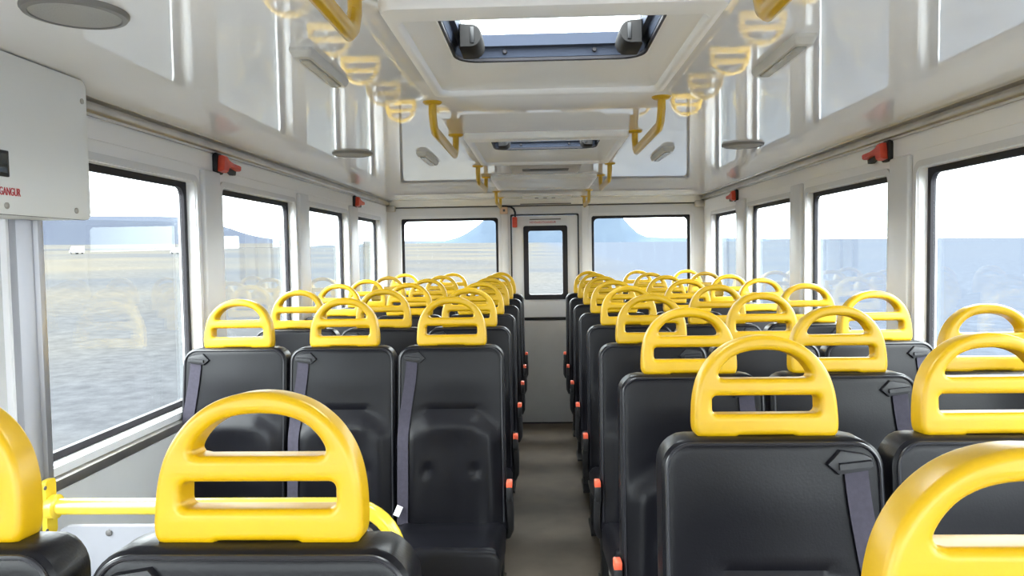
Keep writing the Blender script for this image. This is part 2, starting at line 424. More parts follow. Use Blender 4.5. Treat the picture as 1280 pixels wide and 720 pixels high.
# ------------------------------------------------------------------ roof hatches
def hatch(y0, y1, label, o0, o1, clear=True):
    e = empty('roof_hatch', (HC, (y0+y1)/2, ceil_z(0)-.02)); base = Vector(e.location)
    tag(e, label, 'roof hatch', 'moulded roof hatches along the ceiling')
    L = (y1-y0)/2
    def lp(hw, a, b, r, z): return [Vector((u, v, z))-Vector((0, 0, base.z)) for u, v in rrect(hw, (b-a)/2, r, 6, 0, (a+b)/2)]
    yc = (y0+y1)/2; A, B = y0-yc, y1-yc; oa, ob = o0-yc, o1-yc
    bm = bmesh.new()
    cz = 2.16
    loops = [lp(HW-.012, A+.012, B-.012, .03, 2.13), lp(HW, A, B, .03, 2.11), lp(HW, A, B, .03, 2.084), lp(HW-.004, A+.004, B-.004, .03, 2.077), lp(HW-.014, A+.02, B-.014, .03, 2.075), lp(HW-.020, A+.075, B-.020, .03, 2.075),
             lp(HW-.026, A+.083, B-.026, .03, 2.079), lp(HW-.030, A+.086, B-.030, .03, 2.090), lp(HW-.055, A+.090, B-.07, .04, 2.094), lp(HW-.070, A+.092, B-.16, .05, 2.102),
             lp(.25, oa-.006, ob+.012, .06, 2.106), lp(.243, oa, ob, .06, 2.100), lp(.243, oa, ob, .06, 2.17)]
    skin(bm, loops)
    link('surround', bm, M['console'], e)
    if not clear:
        bm = bmesh.new(); skin(bm, [lp(.2425, oa+.001, ob-.001, .06, 2.1005), lp(.2425, oa+.001, ob-.001, .06, 2.112)], (True, True))
        link('closed_lid', bm, M['console'], e)
        return e
    bm = bmesh.new()
    skin(bm, [lp(.2435, oa, ob, .06, 2.098), lp(.240, oa+.003, ob-.003, .06, 2.095), lp(.237, oa+.006, ob-.006, .06, 2.098), lp(.237, oa+.006, ob-.006, .06, 2.105), lp(.2435, oa, ob, .06, 2.105)], wrap=True)
    link('rubber_seal', bm, M['gasket'], e)
    bm = bmesh.new()
    skin(bm, [lp(.2425, oa+.001, ob-.001, .06, 2.106), lp(.236, oa+.007, ob-.007, .055, 2.106), lp(.230, oa+.014, ob-.014, .055, 2.128), lp(.218, oa+.022, ob-.028, .05, 2.130), lp(.214, oa+.026, ob-.032, .05, 2.158), lp(.2425, oa+.001, ob-.001, .06, 2.158)], wrap=True)
    fo = link('hatch_frame', bm, M['bluealu'], e)
    for sx in (-1, 1):
        bm = bmesh.new(); lathe(bm, [(.006, .002), (.006, -.003), (.005, -.006), (.001, -.0065)], 12, (sx*.115, ob-.0115, 2.119-base.z), 'y')
        link('screw', bm, M['gasket'], fo)
    bm = bmesh.new()
    skin(bm, [lp(.2425, oa+.001, ob-.001, .06, 2.1585), lp(.2425, oa+.001, ob-.001, .06, 2.1645)], (True, True))
    link('hatch_pane', bm, M['glass'] if clear else M['console'], e, smooth=False)
    for sx in (-1, 1):
        bm = bmesh.new()
        pr = [(.216, 2.088), (.190, 2.088)]+[(.188-.026*math.sin(math.radians(a)), 2.116-.028*math.cos(math.radians(a))) for a in range(0, 181, 20)]+[(.216, 2.146)]
        yc2 = ob-.12
        skin(bm, [[(sx*p, yc2+q, z-base.z) for p, z in [(m_*(p_-.19)+.19, m_*(z_-2.117)+2.117) for p_, z_ in pr]] for q, m_ in ((-.055, .9), (-.050, 1), (.050, 1), (.055, .9))], (True, True))
        hc = link('hinge_cover', bm, M['cover'], e)
        bm = bmesh.new(); xx = sorted((sx*.190, sx*.180)); box(bm, xx[0], xx[1], yc2-.058, yc2-.045, 2.098-base.z, 2.136-base.z, .002)
        link('hinge_slot', bm, M['black'], hc)
    return e
hatch(1.45, 2.27, 'white moulded roof hatch nearest the viewer, open sky through its bluish frame', 1.545, 1.945)
hatch(3.10, 4.04, 'middle white roof hatch, a thin blue sliver of opening showing', 3.195, 3.58)
hatch(4.82, 5.62, 'smallest looking white roof hatch, in front of the rear header', 4.92, 5.25, False)

# ------------------------------------------------------------------ seats
HWD = .2115      # half width of the backrest
BH = .70        # height of the backrest from the cushion joint
CORN = .055
def half_w(z):
    w = HWD-.006*(z/BH)
    if z > BH-CORN:
        t = z-(BH-CORN); w -= CORN-math.sqrt(max(CORN*CORN-t*t, 0))
    return w
def sstep(a, b, x):
    t = max(0, min(1, (x-a)/(b-a))); return t*t*(3-2*t)
def front_y(x, z):
    """depth of the padded front (negative is toward the sitter)"""
    s = x/HWD; a = abs(s)
    crease_z = .452-.035*sstep(.40, .90, a)
    low = sstep(crease_z, crease_z-.07, z)
    y = -.035
    y -= .022*low*(1-.75*sstep(0, .9, (crease_z-z)/.5))*(1-sstep(.35, .85, a))   # lower pad bulges under the crease
    y += .014*low*math.exp(-(s/.42)**2)*sstep(.42, .30, z)                            # hollow centre
    y -= .014*low*math.exp(-((a-.72)/.17)**2)*sstep(.44, .34, z)                     # bolsters
    y -= .006*math.exp(-((z-.58)/.08)**2)*(1-a*a)                                     # head end
    y += .007*math.exp(-((z-crease_z-.004)/.010)**2)*(1-sstep(.40, .75, a))           # crease
    for bx in (-.092, .092):
        y += .012*math.exp(-((x-bx)**2+(z-.225)**2)/(2*.012**2))
    edge = min(HWD-abs(x), BH-z)
    # round off along the outline
    if z > BH-CORN and abs(x) > HWD-CORN:
        edge = CORN-math.hypot(abs(x)-(HWD-CORN), z-(BH-CORN))
    r = .022
    if edge < r:
        t = 1-max(edge, 0)/r
        y += r*(1-math.sqrt(max(0, 1-t*t)))*.8
    return y
BACK_Y = .052
REC = math.radians(7.0)
ZJ = .575                                   # cushion joint above bus floor
def recl(p):
    """backrest local (x, y, z from joint) to seat local, reclined so that the top sits over y = 0"""
    x, y, z = p; dz = z-BH
    return Vector((x, y*math.cos(REC)+dz*math.sin(REC), ZJ-.06+(BH*math.cos(REC)) + dz*math.cos(REC)-y*math.sin(REC)*.2))
TOPZ = ZJ-.06+BH*math.cos(REC)
DZ_FIX = 1.243-TOPZ                         # brings the top edge to its height
def rc(p):
    v = recl(p); v.z += DZ_FIX; return v

def backrest_bm():
    bm = bmesh.new()
    nx, nz = 34, 46
    zs = [BH*(1-(1-i/nz)**1.35) for i in range(nz+1)]
    F = []; B = []
    for z in zs:
        w = half_w(z); rf = []; rb = []
        for i in range(nx+1):
            t = -1+2*i/nx; s = math.copysign(abs(t)**.8, t) if t else 0
            s = math.sin(t*PI/2)*.35+t*.65
            x = s*w
            rf.append(bm.verts.new(rc((x, front_y(x, z), z))))
            e2 = min(w-abs(x), BH-z)
            yb = BACK_Y-(.016*(1-math.sqrt(max(0, 1-(1-max(e2, 0)/.02)**2))) if e2 < .02 else 0)
            rb.append(bm.verts.new(rc((x, yb, z))))
        F.append(rf); B.append(rb)
    for j in range(nz):
        for i in range(nx):
            bm.faces.new((F[j][i], F[j][i+1], F[j+1][i+1], F[j+1][i]))
            bm.faces.new((B[j][i+1], B[j][i], B[j+1][i], B[j+1][i+1]))
        bm.faces.new((F[j][0], F[j+1][0], B[j+1][0], B[j][0]))
        bm.faces.new((F[j+1][nx], F[j][nx], B[j][nx], B[j+1][nx]))
    for i in range(nx):
        bm.faces.new((F[nz][i], F[nz][i+1], B[nz][i+1], B[nz][i]))
        bm.faces.new((F[0][i+1], F[0][i], B[0][i], B[0][i+1]))
    return bm
def piping_bm():
    bm = bmesh.new(); pts = []
    ins = .009
    def on(x, z): return rc((x, front_y(x, z)-.0015, z))
    zz = [.03+(BH-CORN-.03)*i/14 for i in range(15)]
    for z in zz: pts.append(on(-half_w(z)+ins, z))
    for i in range(1, 13):
        a = PI-(PI/2)*i/12
        pts.append(on(-(HWD-.006-CORN)+(CORN-ins)*math.cos(a), BH-CORN+(CORN-ins)*math.sin(a)))
    pts += [on(-.08, BH-ins), on(0, BH-ins), on(.08, BH-ins)]
    n = [Vector((-p.x, p.y, p.z)) for p in pts[:-3]][::-1]
    pts += n
    tube(bm, pts, .0038, 8)
    return bm

HRW = .137      # headrest half width
def headrest_me():
    cu = bpy.data.curves.new('h', 'CURVE'); cu.dimensions = '2D'; cu.fill_mode = 'BOTH'
    B = .010; D = .026
    cu.extrude = D-B; cu.bevel_depth = B; cu.bevel_resolution = 4; cu.offset = -B
    W = 2*HRW
    def add(pts):
        sp = cu.splines.new('POLY'); sp.points.add(len(pts)-1)
        for p, (x, y) in zip(sp.points, pts): p.co = (x*W, y*W, 0, 1)
        sp.use_cyclic_u = True
    # outer outline, half
    key = [(0, .010), (.19, .010), (.215, -.004), (.44, -.004), (.475, .004), (.492, .03), (.5, .075), (.499, .15), (.493, .24), (.480, .32), (.457, .40), (.425, .468), (.38, .535), (.325, .592), (.26, .640), (.19, .674), (.115, .696), (.055, .706), (0, .709)]
    h = smooth_poly(key[4:], 3); h = [(x, y) for x, y in key[:4]]+h
    out = h+[(-x, y) for x, y in h[::-1] if x > 1e-6]
    add(out)
    # lower slot
    add([(x, y) for x, y in rrect(.372, .064, .035, 5, 0, .222)][::-1])
    # upper D opening
    key = [(0, .405), (.28, .405), (.312, .412), (.322, .432), (.312, .462), (.282, .505), (.235, .548), (.17, .581), (.09, .600), (0, .606)]
    h = key[:2]+smooth_poly(key[2:], 3)
    out = h+[(-x, y) for x, y in h[::-1] if x > 1e-6]
    add(out[::-1])
    o = bpy.data.objects.new('h', cu); COL.objects.link(o)
    dg = bpy.context.evaluated_depsgraph_get(); me = bpy.data.meshes.new_from_object(o.evaluated_get(dg)); bpy.data.objects.remove(o)
    bm = bmesh.new(); bm.from_mesh(me)
    bmesh.ops.remove_doubles(bm, verts=bm.verts[:], dist=1e-5)
    # curve lies in xy: stand it up, tilt with the back, set it on the backrest
    tilt = math.radians(5)
    for v in bm.verts:
        x, y, z = v.co
        p = Vector((x, -z+.004, y)); p = Matrix.Rotation(-tilt, 3, 'X') @ p
        v.co = Vector((p.x, p.y+.012, p.z+1.240))
    bmesh.ops.recalc_face_normals(bm, faces=bm.faces[:])
    return bm
def smooth_poly(k, n):
    out = []
    for i in range(len(k)-1):
        p0 = k[max(i-1, 0)]; p1 = k[i]; p2 = k[i+1]; p3 = k[min(i+2, len(k)-1)]
        for j in range(n):
            t = j/n
            out.append(tuple(.5*((2*p1[c])+(-p0[c]+p2[c])*t+(2*p0[c]-5*p1[c]+4*p2[c]-p3[c])*t*t+(-p0[c]+3*p1[c]-3*p2[c]+p3[c])*t**3) for c in (0, 1)))
    out.append(k[-1]); return out

def cushion_bm():
    bm = bmesh.new(); nx, ny = 20, 22
    Lc = .43; hw = .209; th = .105; r = .028
    tl = math.radians(8)
    def top(x, y):
        e = min(hw-abs(x), Lc-y); z = .012*(1-(x/hw)**2)*sstep(0, .2, y)
        z += .006*math.exp(-((abs(x)/hw-.8)/.15)**2)
        if e < r: z -= r*(1-math.sqrt(max(0, 1-(1-max(e, 0)/r)**2)))
        return z
    T = []; Bt = []
    def place(x, y, z):
        return Vector((x, Y0-y*math.cos(tl)+z*math.sin(tl)*.2, Z0+y*math.sin(tl)+z*math.cos(tl)))
    Y0 = -.07-.03; Z0 = ZJ-.005
    for j in range(ny+1):
        y = Lc*(1-(1-j/ny)**1.5); rt = []; rb = []
        for i in range(nx+1):
            t = -1+2*i/nx; x = hw*(math.sin(t*PI/2)*.4+t*.6)
            rt.append(bm.verts.new(place(x, y, top(x, y)))); rb.append(bm.verts.new(place(x*.985, y*.985, -th)))
        T.append(rt); Bt.append(rb)
    for j in range(ny):
        for i in range(nx):
            bm.faces.new((T[j][i], T[j][i+1], T[j+1][i+1], T[j+1][i])); bm.faces.new((Bt[j][i+1], Bt[j][i], Bt[j+1][i], Bt[j+1][i+1]))
        bm.faces.new((T[j][0], T[j+1][0], Bt[j+1][0], Bt[j][0])); bm.faces.new((T[j+1][nx], T[j][nx], Bt[j][nx], Bt[j+1][nx]))
    for i in range(nx):
        bm.faces.new((T[ny][i], T[ny][i+1], Bt[ny][i+1], Bt[ny][i])); bm.faces.new((T[0][i+1], T[0][i], Bt[0][i], Bt[0][i+1]))
    return bm

def guide_bm(sg):
    # folded leather guide: pentagon on the upper outer corner
    bm = bmesh.new()
    pts = [(.096, .655), (.122, .681), (.166, .674), (.181, .667), (.183, .652), (.174, .644), (.117, .636)]
    c = (.142, .659)
    loops = []
    for k, dy in ((1.0, .004), (1.0, -.006), (.94, -.010), (.80, -.011)):
        loops.append([rc((sg*(c[0]+(u-c[0])*k), front_y(sg*u, v)+dy, c[1]+(v-c[1])*k)) for u, v in pts])
    skin(bm, loops, (True, True))
    # the slot lip
    a, b = (.117, .651), (.176, .657)
    lo = []
    for u, v in ((a), (b)):
        y = front_y(sg*u, v)-.011
        lo.append([rc((sg*u, y+q, v+w)) for q, w in ((.002, .008), (-.006, .006), (-.006, -.004), (.002, -.006))])
    skin(bm, lo, (True, True))
    return bm
def strap_bm(sg):
    bm = bmesh.new(); loops = []
    N = 26
    for i in range(N+1):
        t = i/N; z = .655-t*.632
        xc = .150+.034*sstep(0, .5, t)
        w = .0215
        row = []
        ymin = min(front_y(sg*(xc+q*w), z) for q in (-1, -.5, 0, .5, .9))
        for q, off in ((-1, -.004), (1, -.004), (1, -.0015), (-1, -.0015)):
            xx = xc+q*w
            yy = .6*front_y(sg*min(xx, HWD-.012), z)+.4*ymin+off-.003
            row.append(rc((sg*xx, yy, z+.003*q)))
        loops.append(row)
    skin(bm, loops, (True, True))
    return bm
def buckle_parts(e, sg):
    # flexible stalk on the aisle side: aisle lies toward -sg
    x = -sg*(HWD+.012)
    bm = bmesh.new()
    pts = [(x+sg*.012, -.07, .505), (x, -.085, .535), (x-sg*.002, -.098, .60), (x, -.10, .66)]
    pts = [Vector(p) for p in pts]
    tube(bm, pts, .011, 10, True, .016)
    st = link('buckle_stalk', bm, M['black'], e)
    bm = bmesh.new(); box(bm, x-.012, x+.012, -.125, -.078, .655, .715, .006)
    bk = link('buckle', bm, M['black'], e)
    bm = bmesh.new(); box(bm, x-.0115, x+.0115, -.123, -.080, .708, .735, .005)
    b = link('buckle_button', bm, M['orange'], bk); b['label'] = 'orange release button'

def make_seat(sg, aisle):
    e = empty('bus_seat')
    b = link('backrest', backrest_bm(), M['leather'], e)
    link('piping', piping_bm(), M['piping'], b)
    link('seat_cushion', cushion_bm(), M['leather'], e)
    bmh = headrest_me(); h = link('headrest', bmh, M['yellow'], e); h['label'] = 'yellow plastic grab headrest with two openings'
    bm = bmesh.new(); box(bm, -.07, .07, .004, .030, 1.20, 1.262, .003)
    link('headrest_mount', bm, M['black'], e)
    link('belt_guide', guide_bm(sg), M['guide'], e)
    link('seat_belt', strap_bm(sg), M['strap'], e)
    bm = bmesh.new(); box(bm, -.19, .19, -.46, -.06, .44, .485, .008)
    fr_ = link('seat_frame', bm, M['black'], e)
    for sx in (-1, 1):
        bm = bmesh.new()
        x = sx*.15
        skin(bm, [[(x-.02, -.36, .05), (x+.02, -.36, .05), (x+.02, -.12, .05), (x-.02, -.12, .05)], [(x-.02, -.36, .065), (x+.02, -.36, .065), (x+.02, -.12, .065), (x-.02, -.12, .065)],
                  [(x-.015, -.29, .09), (x+.015, -.29, .09), (x+.015, -.19, .09), (x-.015, -.19, .09)], [(x-.015, -.30, .45), (x+.015, -.30, .45), (x+.015, -.16, .45), (x-.015, -.16, .45)]], (True, True))
        link('leg', bm, M['black'], e)
    if aisle: buckle_parts(e, sg)
    return e
protos = {}
used = set()
ORD = ['first', 'second', 'third', 'fourth', 'fifth', 'sixth', 'seventh', 'eighth', 'ninth']
def place_seat(sg, col, x, y, label, z=0):
    key = (sg, col == 0)
    if key not in protos: protos[key] = make_seat(*key)
    p = protos[key]
    if key in used:
        o = copy_tree(p)
    else:
        o = p; used.add(key)
    o.location = (x, y, z)
    tag(o, label, 'seat', 'black bus seats with yellow headrests')
    return o
COLN = {0: 'aisle seat', 1: 'middle seat', 2: 'window seat'}
ROWY = [.696+.73*n for n in range(9)]
XRC = [.41, .838, 1.268]; XLC = [-.372, -.798, -1.224]
# right block
place_seat(1, 0, XRC[0]-.012, .622, 'black seat cut by the bottom right corner, huge yellow headrest closest right of the aisle', -.006)
place_seat(1, 0, XRC[0], ROWY[1], 'black aisle seat with large whole yellow headrest, just behind the cut-off bottom right seat')
place_seat(1, 1, XRC[1], ROWY[1], 'black middle seat cut by the right picture edge, yellow headrest only partly in view')
for n in range(2, 9):
    for c in range(3):
        left_in_row = {0: 'beside the aisle', 1: 'between two others', 2: 'against the windows'}[c]
        if n == 8: lab = 'black %s right of the aisle in the last row, nearest the rear wall' % COLN[c]
        else: lab = 'black %s right of the aisle, %s complete right row from the front' % (COLN[c], ORD[n-2])
        place_seat(1, c, XRC[c], ROWY[n], lab)
# left block
place_seat(-1, 0, -.389, .93, 'black seat in the left foreground, biggest whole yellow headrest, in front of the yellow rail', -.010)
place_seat(-1, 1, -.838, .93, 'black seat in the bottom left corner, sliver of yellow headrest at the picture edge', -.010)
l1 = None
for n in range(3, 9):
    for c in range(3):
        left_in_row = {0: 'beside the aisle', 1: 'between two others', 2: 'against the windows'}[c]
        if n == 3: lab = 'black %s left of the aisle, in the row just behind the yellow rail' % COLN[c]
        elif n == 8: lab = 'black %s left of the aisle in the last row, nearest the rear wall' % COLN[c]
        else: lab = 'black %s left of the aisle, %s row back from the yellow rail' % (COLN[c], ORD[n-3])
        s_ = place_seat(-1, c, XLC[c], ROWY[n], lab)
        if n == 3 and c == 0: l1 = s_
bm = bmesh.new(); box(bm, -.012, .012, -.0015, .0015, -.02, .02, .0012)
tg = link('care_tag', bm, M['tag'], l1); tg.location = (-.198, -.145, .632); tg.rotation_euler = (math.radians(-12), math.radians(24), 0)
tg['label'] = 'small white label tag'

# ------------------------------------------------------------------ yellow rail and modesty panel
e = empty('handrail', (-.42, 1.985, 0))
tag(e, 'bright yellow tubular handrail bolted to the door post, bending down before the left seats', 'handrail')
R_ = .0225; zr = .914; xe = -.42
bm = bmesh.new()
pts = [(XL+.03, 1.985, zr)]+[(x_, 1.985, zr) for x_ in (-1.2, -.9, -.7)]+arc((xe-.14, zr-.14), .14, 90, 0, 10, 'xz', 1.985)+[(xe, 1.985, .6), (xe, 1.985, .3), (xe, 1.985, .012)]
tube(bm, [(p[0]-xe, p[1]-1.985, p[2]) for p in pts], R_, 16)
link('rail_tube', bm, M['rail_yellow'], e)
bm = bmesh.new(); lathe(bm, [(.045, 0), (.045, .006), (.03, .014), (.024, .016)], 20); link('floor_flange', bm, M['rail_yellow'], e)
bm = bmesh.new()
plate(bm, lambda u, v, d_: Vector((XL+.022+d_-xe, 1.95+u-1.985, v)), rrect(.022, .078, .012, 4, .035, zr), 0.018, .032)
lathe(bm, [(.034, 0), (.034, .02), (.026, .026)], 18, (XL+.05-xe, 0, zr), 'x')
br = link('bracket', bm, M['rail_yellow'], e)
for z_ in (zr+.06, zr-.06):
    bm = bmesh.new(); lathe(bm, [(.006, 0), (.006, .002), (.003, .004)], 10, (XL+.054-xe, -.025, z_), 'x')
    link('screw', bm, M['hinge'], br)

e = empty('modesty_panel', (-.95, 1.985, 0))
tag(e, 'white modesty panel with rounded corner standing under the yellow handrail', 'panel')
bm = bmesh.new()
plate(bm, lambda u, v, d_: Vector((u+.95, d_, v)), rrect(.452, .428, .05, 8, -.932, .433), -.009, .009)
pn = link('panel_board', bm, M['panel'], e)
for x_ in (-1.225, -.62):
    bm = bmesh.new(); lathe(bm, [(.009, 0), (.009, -.003), (.004, -.005)], 12, (x_+.95, -.009, .843), 'y')
    link('screw', bm, M['hinge'], pn)

# ------------------------------------------------------------------ door mechanism cover
XC = -1.285; Ya, Yb = .62, 2.052; Za, Zb = 1.712, 2.098
e = empty('door_cover', ((XL+XC)/2, 1.3, Za)); bp = Vector(e.location)
tag(e, 'grey-white door mechanism cover with dark display and red lettering, hung at upper left', 'cabinet')
bm = bmesh.new()
ol = rrect((Yb-Ya)/2, (Zb-Za)/2, .022, 6, (Ya+Yb)/2, (Za+Zb)/2)
f_ = lambda u, v, d_: Vector((XC+d_, u, v))-bp
skin(bm, [[f_(u, v, -(XC-XL)+.002) for u, v in ol], [f_(u, v, -.004) for u, v in ol], [f_(u*1.0, v, -.001) for u, v in ol], [f_((Ya+Yb)/2+(u-(Ya+Yb)/2)*.997, (Za+Zb)/2+(v-(Za+Zb)/2)*.992, 0) for u, v in ol]], (True, True))
cv = link('cover_box', bm, M['cabinet'], e)
bm = bmesh.new(); ring(bm, f_, rrect((Yb-Ya)/2+.001, (Zb-Za)/2+.001, .023, 6, (Ya+Yb)/2, (Za+Zb)/2), rrect((Yb-Ya)/2-.01, (Zb-Za)/2-.01, .02, 6, (Ya+Yb)/2, (Za+Zb)/2), -.012, -.006)
link('edge_seal', bm, M['hinge'], e)
for (yy, zz) in ((1.72, 1.732), (1.985, 1.735), (2.03, 2.04), (1.35, 1.732), (1.0, 1.732)):
    bm = bmesh.new(); lathe(bm, [(.008, -.001), (.008, .002), (.0045, .0035)], 12, Vector((XC, yy, zz))-bp, 'x'); link('screw', bm, M['alu'], e)
bm = bmesh.new(); box(bm, XC-.004-bp.x, XC+.006-bp.x, 1.52-bp.y, 1.728-bp.y, 1.80-bp.z, 1.862-bp.z, .002)
dsp = link('display', bm, M['black'], e)
bm = bmesh.new(); box(bm, XC+.004-bp.x, XC+.007-bp.x, 1.53-bp.y, 1.720-bp.y, 1.808-bp.z, 1.854-bp.z, .0005)
link('display_glass', bm, M['screen'], dsp)
t = text_mesh('lettering', 'NEYÐARÚTGANGUR', .027, M['redink'], e)
t.location = Vector((XC+.001, 1.768, 1.757))-bp; t.rotation_euler = (PI/2, 0, PI/2); t.scale = (.62, 1, 1)

# ------------------------------------------------------------------ ceiling fittings
def grab_handle(x, y0, y1, label):
    zc = ceil_z(x); dr = .088
    e = empty('grab_handle', (x, (y0+y1)/2, zc)); tag(e, label, 'grab handle', 'yellow ceiling grab handles')
    A, B = y0-(y0+y1)/2, y1-(y0+y1)/2
    bm = bmesh.new()
    pts = [Vector((0, A, -.002)), Vector((0, A, -.04)), Vector((0, A+.004, -dr+.045)), Vector((0, A+.02, -dr+.016)), Vector((0, A+.05, -dr)), Vector((0, A+.12, -dr))]
    q = [Vector((0, -p.y, p.z)) for p in pts[::-1]]
    tube(bm, pts+q, .0135, 12, True, .019)
    link('handle_bar', bm, M['handle_yellow'], e)
    for yy in (A, B):
        bm = bmesh.new(); lathe(bm, [(.032, .004), (.032, -.003), (.026, -.008), (.018, -.010)], 18, (0, yy, 0)); link('mounting_plate', bm, M['handle_yellow'], e)
    return e
wh = {-1: 'left', 1: 'right'}
for sx in (-1, 1):
    xh = -.368 if sx < 0 else .384
    grab_handle(xh, .75, 1.43 if sx < 0 else 1.38, 'yellow ceiling grab handle cut by the top picture edge, %s of the nearest roof hatch' % wh[sx])
    grab_handle(xh, 2.46, 3.14, 'yellow ceiling grab handle on the %s between the nearest and middle roof hatches' % wh[sx])
    grab_handle(xh, 4.26, 4.90, 'yellow ceiling grab handle on the %s at the back of the middle roof hatch' % wh[sx])
    grab_handle(xh, 6.04, 6.68, 'rearmost yellow ceiling grab handle on the %s, by the rear door header' % wh[sx])

def ceil_lamp(x, y, ln, label):
    e = empty('ceiling_lamp', (x, y, ceil_z(x))); tag(e, label, 'ceiling lamp', 'slim ceiling lamps, switched off')
    bm = bmesh.new()
    o1 = rrect(.028, ln/2, .010, 4); o2 = rrect(.022, ln/2-.012, .010, 4)
    skin(bm, [[(u, v, .006) for u, v in o1], [(u, v, -.008) for u, v in o1], [(u, v, -.022) for u, v in o2]], (True, True))
    link('lamp_housing', bm, M['lampgrey'], e)
    bm = bmesh.new(); skin(bm, [[(u, v, -.020) for u, v in rrect(.015, ln/2-.03, .008, 4)], [(u, v, -.026) for u, v in rrect(.012, ln/2-.034, .008, 4)]], (True, True))
    link('lamp_lens', bm, M['lens'], e)
for sx in (-1, 1):
    ceil_lamp(.60*sx+.01, 1.96, .36, 'long pale ceiling lamp %s of the nearest roof hatch' % wh[sx])
    ceil_lamp(.60*sx+.01, 3.83, .42, 'small looking pale ceiling lamp %s of the middle roof hatch' % wh[sx])
def speaker(x, y, label):
    e = empty('ceiling_speaker', (x, y, ceil_z(x))); tag(e, label, 'speaker', 'round ceiling speakers')
    bm = bmesh.new(); lathe(bm, [(.098, .01), (.098, -.004), (.094, -.010), (.084, -.012), (.083, -.008), (.082, .005)], 40)
    link('speaker_rim', bm, M['rim'], e)
    bm = bmesh.new(); lathe(bm, [(.0825, .004), (.0825, -.009), (.05, -.012), (.005, -.013)], 40)
    link('speaker_grille', bm, M['mesh'], e)
speaker(-.95, 1.485, 'round grey ceiling speaker cut by the top picture edge above the door cover')
speaker(-.93, 3.62, 'round ceiling speaker on the left, above the second side window')
speaker(.955, 3.60, 'round ceiling speaker on the right side of the ceiling')

def hammer(s, y, label):
    X, sg = side[s]
    X -= sg*.004
    e = empty('emergency_hammer', (X, y, 2.014)); tag(e, label, 'emergency hammer', 'red emergency window hammers')
    f = lambda u, v, d_: Vector((-sg*d_, u, v))
    bm = bmesh.new()
    hold = [(-.095, -.045), (-.04, -.045), (-.028, -.03), (.02, -.02), (.07, -.036), (.105, -.034), (.11, -.006), (.105, .012), (.02, .018), (-.03, .024), (-.05, .046), (-.095, .046), (-.104, .03), (-.104, -.03)]
    skin(bm, [[f(u, v, 0) for u, v in hold], [f(u, v, .014) for u, v in hold], [f(u*.97, v*.92, .018) for u, v in hold]], (True, True))
    link('holder', bm, M['black'], e)
    bm = bmesh.new()
    o_ = [(-.092, -.034), (-.045, -.038), (-.03, -.012), (.03, -.006), (.10, -.016), (.104, .004), (.09, .008), (.02, .012), (-.03, .022), (-.052, .038), (-.078, .036), (-.086, .01)]
    skin(bm, [[f(u, v, .016) for u, v in o_], [f(u, v, .036) for u, v in o_], [f(u*.95-.001, v*.8, .046) for u, v in o_]], (True, True))
    h = link('hammer', bm, M['red'], e); h['label'] = 'red-orange hammer'
hammer('left', 3.30, 'red emergency hammer on the left wall, larger one, behind the nearest left window')
hammer('left', 5.72, 'small looking red emergency hammer on the left wall near the rear corner')
hammer('right', 3.34, 'red emergency hammer on the right wall, larger one, between the two nearest windows')
hammer('right', 5.80, 'small looking red emergency hammer on the right wall near the rear corner')

# rear door emergency release and hose
e = empty('door_release', (-.33, YR-.03, 1.97)); bp = Vector(e.location)
tag(e, 'beige box with black hose and red handle beside the rear door top', 'door release')
bm = bmesh.new(); box(bm, -.385-bp.x, -.312-bp.x, -.028, .014, 1.965-bp.z, 2.03-bp.z, .008); link('box', bm, M['lightwood'], e)
bm = bmesh.new(); box(bm, -.355-bp.x, -.335-bp.x, -.031, -.027, 1.985-bp.z, 2.008-bp.z, .003); link('knob', bm, M['hinge'], e)
bm = bmesh.new()
tube(bm, [Vector(p)-bp for p in ((-.375, YR-.045, 2.038), (-.33, YR-.05, 2.036), (-.285, YR-.05, 2.03), (-.255, YR-.05, 2.008), (-.243, YR-.048, 1.975), (-.243, YR-.045, 1.93))], .009, 10); link('hose', bm, M['black'], e)
bm = bmesh.new(); box(bm, -.272-bp.x, -.225-bp.x, -.035, .018, 1.838-bp.z, 1.935-bp.z, .01); hh = link('release_handle', bm, M['red'], e); hh['label'] = 'red handle'
# three small slots in a plate on the ceiling by the rear header, and the grille between the hatches
e = empty('ceiling_vent', (.03, 6.66, ceil_z(0))); tag(e, 'small ceiling plate with three dark slots just before the rear header', 'vent')
bm = bmesh.new(); box(bm, -.20, .24, -.10, .10, -.012, .008, .004); link('vent_plate', bm, M['cream'], e)
for i in range(3):
    bm = bmesh.new(); box(bm, -.088+.075*i, -.055+.075*i, -.02, .02, -.015, -.008, .002); link('vent_slot', bm, M['black'], e)
e = empty('air_grille', (.02, 4.44, ceil_z(0))); tag(e, 'grey ceiling air grille with one long dark slot, behind the middle roof hatch', 'vent')
bm = bmesh.new(); box(bm, -.205, .205, -.20, .20, -.010, .008, .004); gp = link('grille_plate', bm, M['grille'], e)
bm = bmesh.new(); box(bm, -.138, .138, -.055, .055, -.013, -.006, .003); link('grille_slot', bm, M['hinge'], e)
e = empty('header_slot', (.04, YR-.03, 2.052)); tag(e, 'long thin dark slot in the header directly over the rear door', 'vent')
bm = bmesh.new(); box(bm, -.235, .235, -.006, .004, -.004, .004, .001); link('slot_strip', bm, M['hinge'], e)

